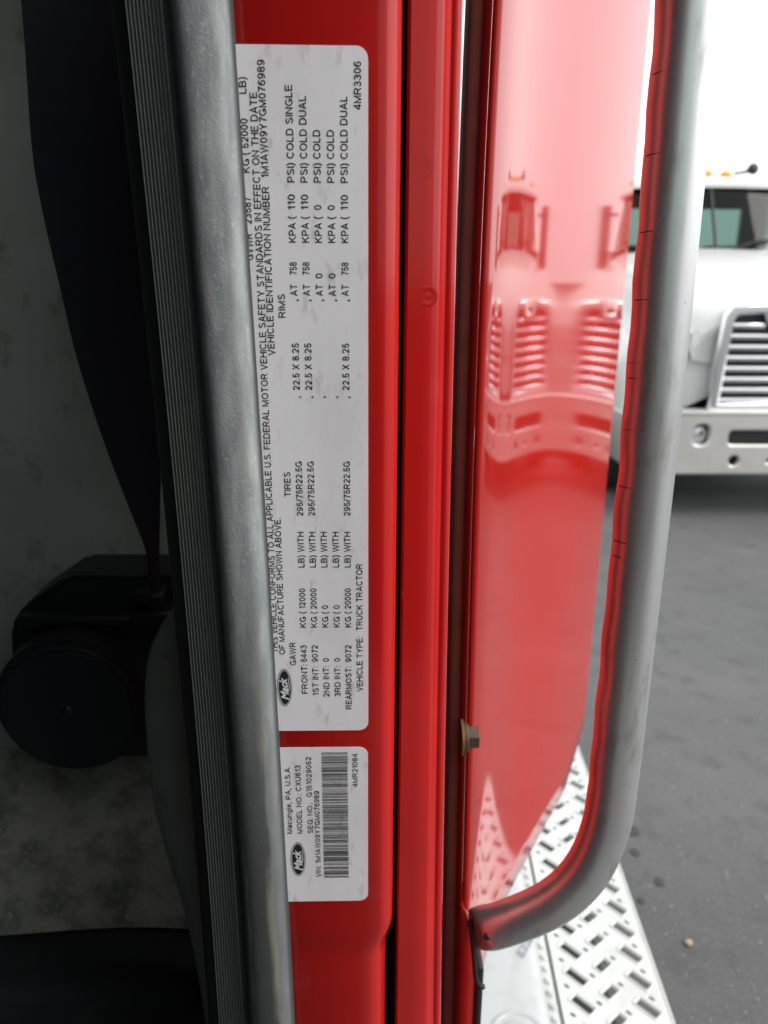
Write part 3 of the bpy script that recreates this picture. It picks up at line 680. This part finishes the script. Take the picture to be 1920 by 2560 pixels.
for xb, toks in LINES: text_line(big, xb, 0.0034, toks, 0.3995, M['ink'])
logo(big, -0.0474, 1.7214, 0.0043, 0.0122)
small_l = sticker('identification_label', -0.075, 0.0010, 1.5675, 1.6811, 'short white sticker with a barcode, lower on the jamb')
for xb, toks in [(-0.04594, [('Macungie, PA, U.S.A.', 1.6196, 1.6681)]), (-0.0396, [('MODEL NO.: CXU613', 1.6196, 1.6689)]),
                 (-0.03304, [('SEQ. NO.:', 1.6198, 1.6421), ('G151029052', 1.6464, 1.6747)]), (-0.02864, [('VIN: 1M1AW09Y7GM076989', 1.5864, 1.6506)]), (-0.0052, [('4MR21084', 1.6532, 1.6766)])]:
    text_line(small_l, xb, 0.00318, toks, 0.3995, M['ink'])
logo(small_l, -0.0428, 1.6003, 0.0047, 0.0128)
v = []; f = []; z = 1.586
while z < 1.6778:
    wd = rnd.choice((0.00022, 0.00022, 0.00022, 0.00044, 0.00055))
    k = len(v); v += [(-0.0268, 0.3995, z), (-0.0112, 0.3995, z), (-0.0112, 0.3995, z + wd), (-0.0268, 0.3995, z + wd)]; f.append((k, k + 1, k + 2, k + 3))
    z += wd + rnd.choice((0.00022, 0.00022, 0.0003, 0.00045, 0.00066))
o = pyd('barcode', v, f, M['ink'], small_l); o['kind'] = 'stuff'

# ================================================================== white truck parked across the yard
def white_truck(cx, fy):
    t = empty('white_truck', (cx, fy, 0))
    Wm = M['white']
    def sheet(name, rows, m, par, sharp=None, uv=False): return grid(name, rows, m, par, uv=uv, sharp=sharp)
    W_ = lambda x, y, z: (cx + x, fy + y, z)
    # hood: lofted from the windscreen base to the nose, with fenders
    st = [(1.45, 2.24, 1.06, 1.14), (1.2, 2.20, 1.05, 1.15), (0.9, 2.13, 1.02, 1.17), (0.6, 2.04, 0.98, 1.18), (0.35, 1.95, 0.92, 1.19), (0.18, 1.87, 0.85, 1.18), (0.07, 1.80, 0.78, 1.16), (0.02, 1.74, 0.72, 1.13), (0.0, 1.66, 0.68, 1.09)]
    rows = []
    for (y, zt, sh, fe) in st:
        half = [(0, zt), (sh * 0.5, zt - 0.012), (sh * 0.8, zt - 0.05), (sh * 0.95, zt - 0.12), (sh * 1.02, zt - 0.24), (sh * 1.03, min(1.68, zt - 0.32)), (sh * 1.05, 1.56), ((sh * 1.06 + fe) / 2, 1.50), (fe * 0.97, 1.42), (fe, 1.24), (fe + 0.01, 0.92), (fe + 0.01, 0.72)]
        rows.append([W_(-x, y + 0.22 * max(0, (x - 0.55)) ** 1.2, z) for x, z in half[::-1]] + [W_(x, y + 0.22 * max(0, (x - 0.55)) ** 1.2, z) for x, z in half[1:]])
    hood = sheet('hood', rows, Wm, t, sharp=50)
    # nose: closes the front round the grille
    last = rows[-1]; nl = len(last)
    rows2 = [last, [(p[0], p[1] - 0.012, p[2] - 0.03 if p[2] > 0.8 else p[2]) for p in last], [(cx + (p[0] - cx) * 0.9, p[1] + 0.02, 0.9 + (p[2] - 0.9) * 0.9) for p in last], [(cx + (p[0] - cx) * 0.1, fy + 0.03, 1.2) for p in last]]
    sheet('nose', rows2, Wm, hood, sharp=60)
    # grille: chrome surround with a notched top, dark back, eight bars
    w0, w1 = 0.50, 0.54
    outl = [(-w1, 0.90), (w1, 0.90), (w0, 1.66), (w0 - 0.05, 1.735), (0.16, 1.755), (0.10, 1.64), (-0.10, 1.64), (-0.16, 1.755), (-w0 + 0.05, 1.735), (-w0, 1.66)]
    inn = [(-w1 + 0.055, 0.945), (w1 - 0.055, 0.945), (w0 - 0.055, 1.635), (w0 - 0.085, 1.69), (0.18, 1.708), (0.12, 1.60), (-0.12, 1.60), (-0.18, 1.708), (-w0 + 0.085, 1.69), (-w0 + 0.055, 1.635)]
    gm = Matrix.Translation((cx, fy - 0.045, 0)) @ Matrix.Rotation(R(90), 4, 'X')
    gs = plate_with_holes('grille_surround', outl, [inn], 0.05, M['chrome'], t, gm, bev=0.018)
    pyd('grille_back', [W_(-w1 + 0.02, -0.012, 0.93), W_(w1 - 0.02, -0.012, 0.93), W_(w0 - 0.02, -0.012, 1.70), W_(-w0 + 0.02, -0.012, 1.70)], [(0, 1, 2, 3)], M['black'], gs)
    for k in range(8):
        z = 0.985 + 0.087 * k; hw = w1 - 0.055 - 0.004 * k
        if k == 7: 
            for s in (-1, 1): boxo('grille_bar', cx + (0.15 if s > 0 else -hw), cx + (hw if s > 0 else -0.15), fy - 0.062, fy - 0.022, z - 0.021, z + 0.021, M['chrome'], gs, bev=0.014)
        else: boxo('grille_bar', cx - hw, cx + hw, fy - 0.062, fy - 0.022, z - 0.021, z + 0.021, M['chrome'], gs, bev=0.014)
    # bumper with its openings
    bmx = Matrix.Translation((cx, fy - 0.14, 0)) @ Matrix.Rotation(R(90), 4, 'X')
    bh = [rrect(0, 0.692, 0.80, 0.15, 0.05), rrect(0, 0.493, 0.10, 0.06, 0.012)]
    for s in (-1, 1):
        bh += [rrect(s * 0.615, 0.715, 0.165, 0.20, 0.065), rrect(s * 0.315, 0.495, 0.115, 0.115, 0.057, 0, 8)]
    bp = plate_with_holes('bumper', rrect(0, 0.635, 2.36, 0.49, 0.06), bh, 0.03, M['bumper'], t, bmx, bev=0.015)
    for s in (-1, 1): boxo('bumper_end', cx + s * 1.19 - 0.02, cx + s * 1.19 + 0.02, fy - 0.13, fy + 0.35, 0.42, 0.86, M['bumper'], bp, bev=0.015)
    boxo('bumper_ledge', cx - 1.17, cx + 1.17, fy - 0.175, fy - 0.02, 0.875, 0.915, M['bumper'], bp, bev=0.012)
    boxo('bumper_back', cx - 1.1, cx + 1.1, fy - 0.09, fy - 0.06, 0.42, 0.85, M['black'], bp)
    for s in (-1, 1):
        bm = bmesh.new(); bmesh.ops.create_uvsphere(bm, u_segments=18, v_segments=10, radius=1.0, matrix=Matrix.Translation(W_(s * 0.615, -0.10, 0.705)) @ Matrix.Diagonal((0.070, 0.03, 0.080, 1)))
        from_bm('fog_lamp', bm, M['headlamp'], bp, True)
        bm = bmesh.new(); cyl(bm, W_(s * 0.615, -0.135, 0.71), W_(s * 0.60, -0.14, 0.745), 0.012, 0.009); from_bm('lamp_hook', bm, M['black'], bp, True)
        bm = bmesh.new(); bmesh.ops.create_uvsphere(bm, u_segments=18, v_segments=10, radius=1.0, matrix=Matrix.Translation(W_(s * 0.93, 0.035, 1.12)) @ Matrix.Diagonal((0.17, 0.08, 0.12, 1)))
        hl = from_bm('headlight', bm, M['headlamp'], t, True)
        bm = bmesh.new(); bmesh.ops.create_uvsphere(bm, u_segments=14, v_segments=8, radius=1.0, matrix=Matrix.Translation(W_(s * 1.055, 0.03, 1.06)) @ Matrix.Diagonal((0.07, 0.07, 0.055, 1)))
        from_bm('turn_signal', bm, M['amber'], hl, True)
    # cab: hollow, with glass you can see through
    bm = bmesh.new()
    y0, y1, yb = 1.46, 1.78, 2.75
    for s in (-1, 1):
        x = s * 1.08; xt = s * 1.02
        sx = sorted((x - s * 0.05, x)); 
        box(bm, *sorted((cx + x - s * 0.05, cx + x)), fy + y0 - 0.05, fy + yb, 0.95, 2.24)                # lower door side
        box(bm, *sorted((cx + xt - s * 0.05, cx + xt)), fy + y1 - 0.05, fy + yb, 2.76, 2.88)              # header over the side glass
        box(bm, *sorted((cx + xt - s * 0.05, cx + xt)), fy + 2.45, fy + yb, 2.24, 2.76)                   # rear post
        # front post, sloping
        a_ = [W_(s * 1.06, y0, 2.22), W_(s * 0.97, y0 - 0.02, 2.22), W_(s * 0.94, y1 - 0.02, 2.83), W_(s * 1.02, y1, 2.83)]
        b_ = [(p[0], p[1] + 0.10, p[2]) for p in a_]
        vs = [bm.verts.new(p) for p in a_ + b_]
        for q in ((0, 1, 2, 3), (7, 6, 5, 4), (0, 4, 5, 1), (1, 5, 6, 2), (2, 6, 7, 3), (3, 7, 4, 0)): bm.faces.new([vs[i] for i in q])
    box(bm, cx - 1.07, cx + 1.07, fy + 2.70, fy + yb, 0.95, 2.22)
    for (a, b) in ((-1.02, -0.80), (-0.20, 0.20), (0.80, 1.02)): box(bm, cx + a, cx + b, fy + 2.70, fy + yb, 2.22, 2.70)
    box(bm, cx - 1.02, cx + 1.02, fy + 2.70, fy + yb, 2.70, 2.88)
    box(bm, cx - 1.03, cx + 1.03, fy + y0 - 0.02, fy + yb, 1.10, 1.16)
    cab = from_bm('cab', bm, Wm, t)
    bm = bmesh.new()
    for s in (-1, 1): box(bm, *sorted((cx + s * 0.965, cx + s * 1.005)), fy + y0 + 0.1, fy + 2.69, 1.2, 2.235)
    for (a, b) in ((-0.965, -0.80), (-0.20, 0.20), (0.80, 0.965)): box(bm, cx + a, cx + b, fy + 2.66, fy + 2.695, 2.22, 2.70)
    box(bm, cx - 0.965, cx + 0.965, fy + 2.66, fy + 2.695, 1.2, 2.22); box(bm, cx - 0.965, cx + 0.965, fy + 2.66, fy + 2.695, 2.70, 2.80); box(bm, cx - 0.965, cx + 0.965, fy + 1.85, fy + 2.65, 2.80, 2.83)
    from_bm('cab_lining', bm, M['lining'], cab)
    boxo('dashboard', cx - 1.0, cx + 1.0, fy + y0 + 0.03, fy + y0 + 0.45, 1.9, 2.215, M['dark'], cab, bev=0.03)
    for s in (-1, 1):
        bm = bmesh.new(); box(bm, cx + s * 0.5 - 0.22, cx + s * 0.5 + 0.22, fy + 2.35, fy + 2.5, 1.5, 2.30, 0.05); from_bm('seat', bm, M['dark'], cab, True)
    rows = []
    for (y, z, k) in ((1.70, 2.815, 1.0), (1.69, 2.86, 1.0), (1.74, 2.91, 0.985), (1.95, 2.96, 0.96), (2.4, 2.99, 0.95), (2.7, 2.97, 0.95), (2.78, 2.90, 0.97)):
        rows.append([W_(1.06 * k * math.sin(R(q)) if abs(q) < 90 else 1.06 * k * (1 if q > 0 else -1), y, z - 0.07 * (1 - math.cos(R(q)) ** 0.7 if abs(q) < 90 else 1)) for q in (-90, -72, -54, -36, -18, 0, 18, 36, 54, 72, 90)])
    roof = sheet('roof', rows, Wm, t, sharp=60)
    # windscreen in two panes, bowed, dark rubber divider
    for s in (-1, 1):
        rows = []
        for k in range(9):
            u = k / 8; rows.append([W_(s * (0.02 + 0.96 * u) * (1 - 0.06 * v_ / 4), y0 - 0.03 + 0.30 * v_ / 4 + 0.06 * u * u, 2.235 + 0.585 * v_ / 4) for v_ in range(5)])
        sheet('windscreen', rows if s < 0 else rows[::-1], M['glass'], t)
        boxo('rear_window', *sorted((cx + s * 0.20, cx + s * 0.80)), fy + 2.72, fy + 2.728, 2.22, 2.70, M['glass'], cab)
        boxo('side_window', *sorted((cx + s * 1.04, cx + s * 1.046)), fy + 1.80, fy + 2.45, 2.24, 2.76, M['glass'], cab)
        tube('wiper', [W_(s * 0.20, y0 - 0.07, 2.25), W_(s * 0.45, y0 - 0.01, 2.31), W_(s * 0.72, y0 + 0.02, 2.33)], 0.012, M['black'], t, n=6)
    tube('divider', [W_(0, y0 - 0.04, 2.23), W_(0, y0 + 0.26, 2.825)], 0.016, M['black'], t, n=8)
    tube('glass_frame', [W_(-0.97, y0 - 0.005 + 0.33, 2.825), W_(-0.5, y0 + 0.275, 2.83), W_(0, y0 + 0.26, 2.835), W_(0.5, y0 + 0.275, 2.83), W_(0.97, y0 + 0.325, 2.825)], 0.014, M['black'], t, n=8)
    # roof lamps and horn
    for x in (-0.85, -0.20, 0.0, 0.20, 0.85):
        bm = bmesh.new(); bmesh.ops.create_uvsphere(bm, u_segments=14, v_segments=8, radius=1.0, matrix=Matrix.Translation(W_(x, 1.86, 2.955 - 0.05 * abs(x))) @ Matrix.Diagonal((0.062, 0.055, 0.045, 1)))
        from_bm('marker_lamp', bm, M['amber'], roof, True)
    bm = bmesh.new(); cyl(bm, W_(0.32, 1.95, 2.975), W_(0.44, 1.85, 2.985), 0.012, 0.016, 12); cyl(bm, W_(0.44, 1.88, 3.0), W_(0.44, 1.80, 3.0), 0.03, 0.055, 16); from_bm('air_horn', bm, M['black'], roof, True)
    # mirrors on the doors
    for s in (-1, 1):
        bm = bmesh.new(); box(bm, *sorted((cx + s * 1.26, cx + s * 1.44)), fy + 1.62, fy + 1.72, 2.05, 2.72, 0.03); mr = from_bm('mirror', bm, M['black'], t, True)
        tube('mirror_arm', [W_(s * 1.07, 1.70, 2.10), W_(s * 1.30, 1.68, 2.10)], 0.015, M['black'], mr, n=6); tube('mirror_arm', [W_(s * 1.05, 1.75, 2.62), W_(s * 1.30, 1.68, 2.62)], 0.015, M['black'], mr, n=6)
    # chassis and tyres in the shade below
    boxo('chassis', cx - 0.95, cx + 0.95, fy + 0.25, fy + 6.0, 0.50, 1.05, M['black'], t)
    for s in (-1, 1):
        for (y, wd) in ((0.95, 0.28), (4.6, 0.55), (5.8, 0.55)):
            bm = bmesh.new(); cyl(bm, W_(s * 1.17, y, 0.50), W_(s * (1.17 - wd), y, 0.50), 0.50, n=32)
            bmesh.ops.bevel(bm, geom=[e_ for e_ in bm.edges if len(e_.link_faces) == 2 and e_.calc_face_angle(0) > 1], offset=0.05, segments=2, affect='EDGES')
            wh = from_bm('wheel', bm, M['tyre'], t, True); wh.data.set_sharp_from_angle(angle=R(40))
            bm = bmesh.new(); cyl(bm, W_(s * 1.178, y, 0.50), W_(s * 1.05, y, 0.50), 0.28, n=24); from_bm('rim', bm, M['chrome'], wh)
    return t
wt = white_truck(3.40, 6.40)
tag(wt, 'white truck parked facing us behind the metal rail, chrome slatted grille', 'truck', 'white trucks parked across the yard')
def copy_tree(o, parent=None, delta=Vector()):
    c = o.copy(); C.objects.link(c)
    if parent: c.parent = parent; c.matrix_parent_inverse = o.matrix_parent_inverse.copy()
    for ch in o.children: copy_tree(ch, c)
    return c
w2 = copy_tree(wt); w2.location = (-0.35, 6.55, 0)
tag(w2, 'white truck glimpsed only through the narrow slit in the red bodywork', 'truck', 'white trucks parked across the yard')

# ------------------------------------------------------------------ bits on the asphalt
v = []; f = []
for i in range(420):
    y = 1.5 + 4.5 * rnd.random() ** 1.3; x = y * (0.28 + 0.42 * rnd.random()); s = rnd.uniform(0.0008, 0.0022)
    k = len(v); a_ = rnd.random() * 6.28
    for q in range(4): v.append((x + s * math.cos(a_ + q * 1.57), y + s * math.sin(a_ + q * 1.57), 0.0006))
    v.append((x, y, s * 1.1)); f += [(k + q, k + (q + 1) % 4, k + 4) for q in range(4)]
o = pyd('asphalt_glints', v, f, mat('pale_glint', (0.75, 0.75, 0.72), 0.4)); o['kind'] = 'stuff'  # glints of light on the asphalt, put in as pale specks
v = []; f = []
for (x, y, s) in ((0.985, 2.35, 0.022), (0.885, 2.33, 0.018), (0.955, 2.24, 0.016), (0.99, 2.10, 0.016), (0.90, 2.02, 0.012)):
    k = len(v)
    for q in range(14): v.append((x + s * (0.8 + 0.3 * rnd.random()) * math.cos(q * 0.449), y + s * 1.3 * (0.8 + 0.3 * rnd.random()) * math.sin(q * 0.449), 0.004))
    f.append(tuple(range(k, k + 14)))
o = pyd('oil_drops', v, f, mat('oil_stain', (0.028, 0.028, 0.03), 0.5)); o['kind'] = 'stuff'
bm = bmesh.new(); bmesh.ops.create_icosphere(bm, subdivisions=2, radius=1.0, matrix=Matrix.Translation((0.986, 1.849, 0.006)) @ Matrix.Diagonal((0.013, 0.011, 0.007, 1)))
for vv in bm.verts: vv.co += Vector((rnd.uniform(-1, 1), rnd.uniform(-1, 1), rnd.uniform(-1, 1))) * 0.0012
tag(from_bm('pebble', bm, mat('tan_stone', (0.33, 0.26, 0.17), 0.8), None, True), 'small tan pebble lying alone on the dark asphalt', 'pebble')
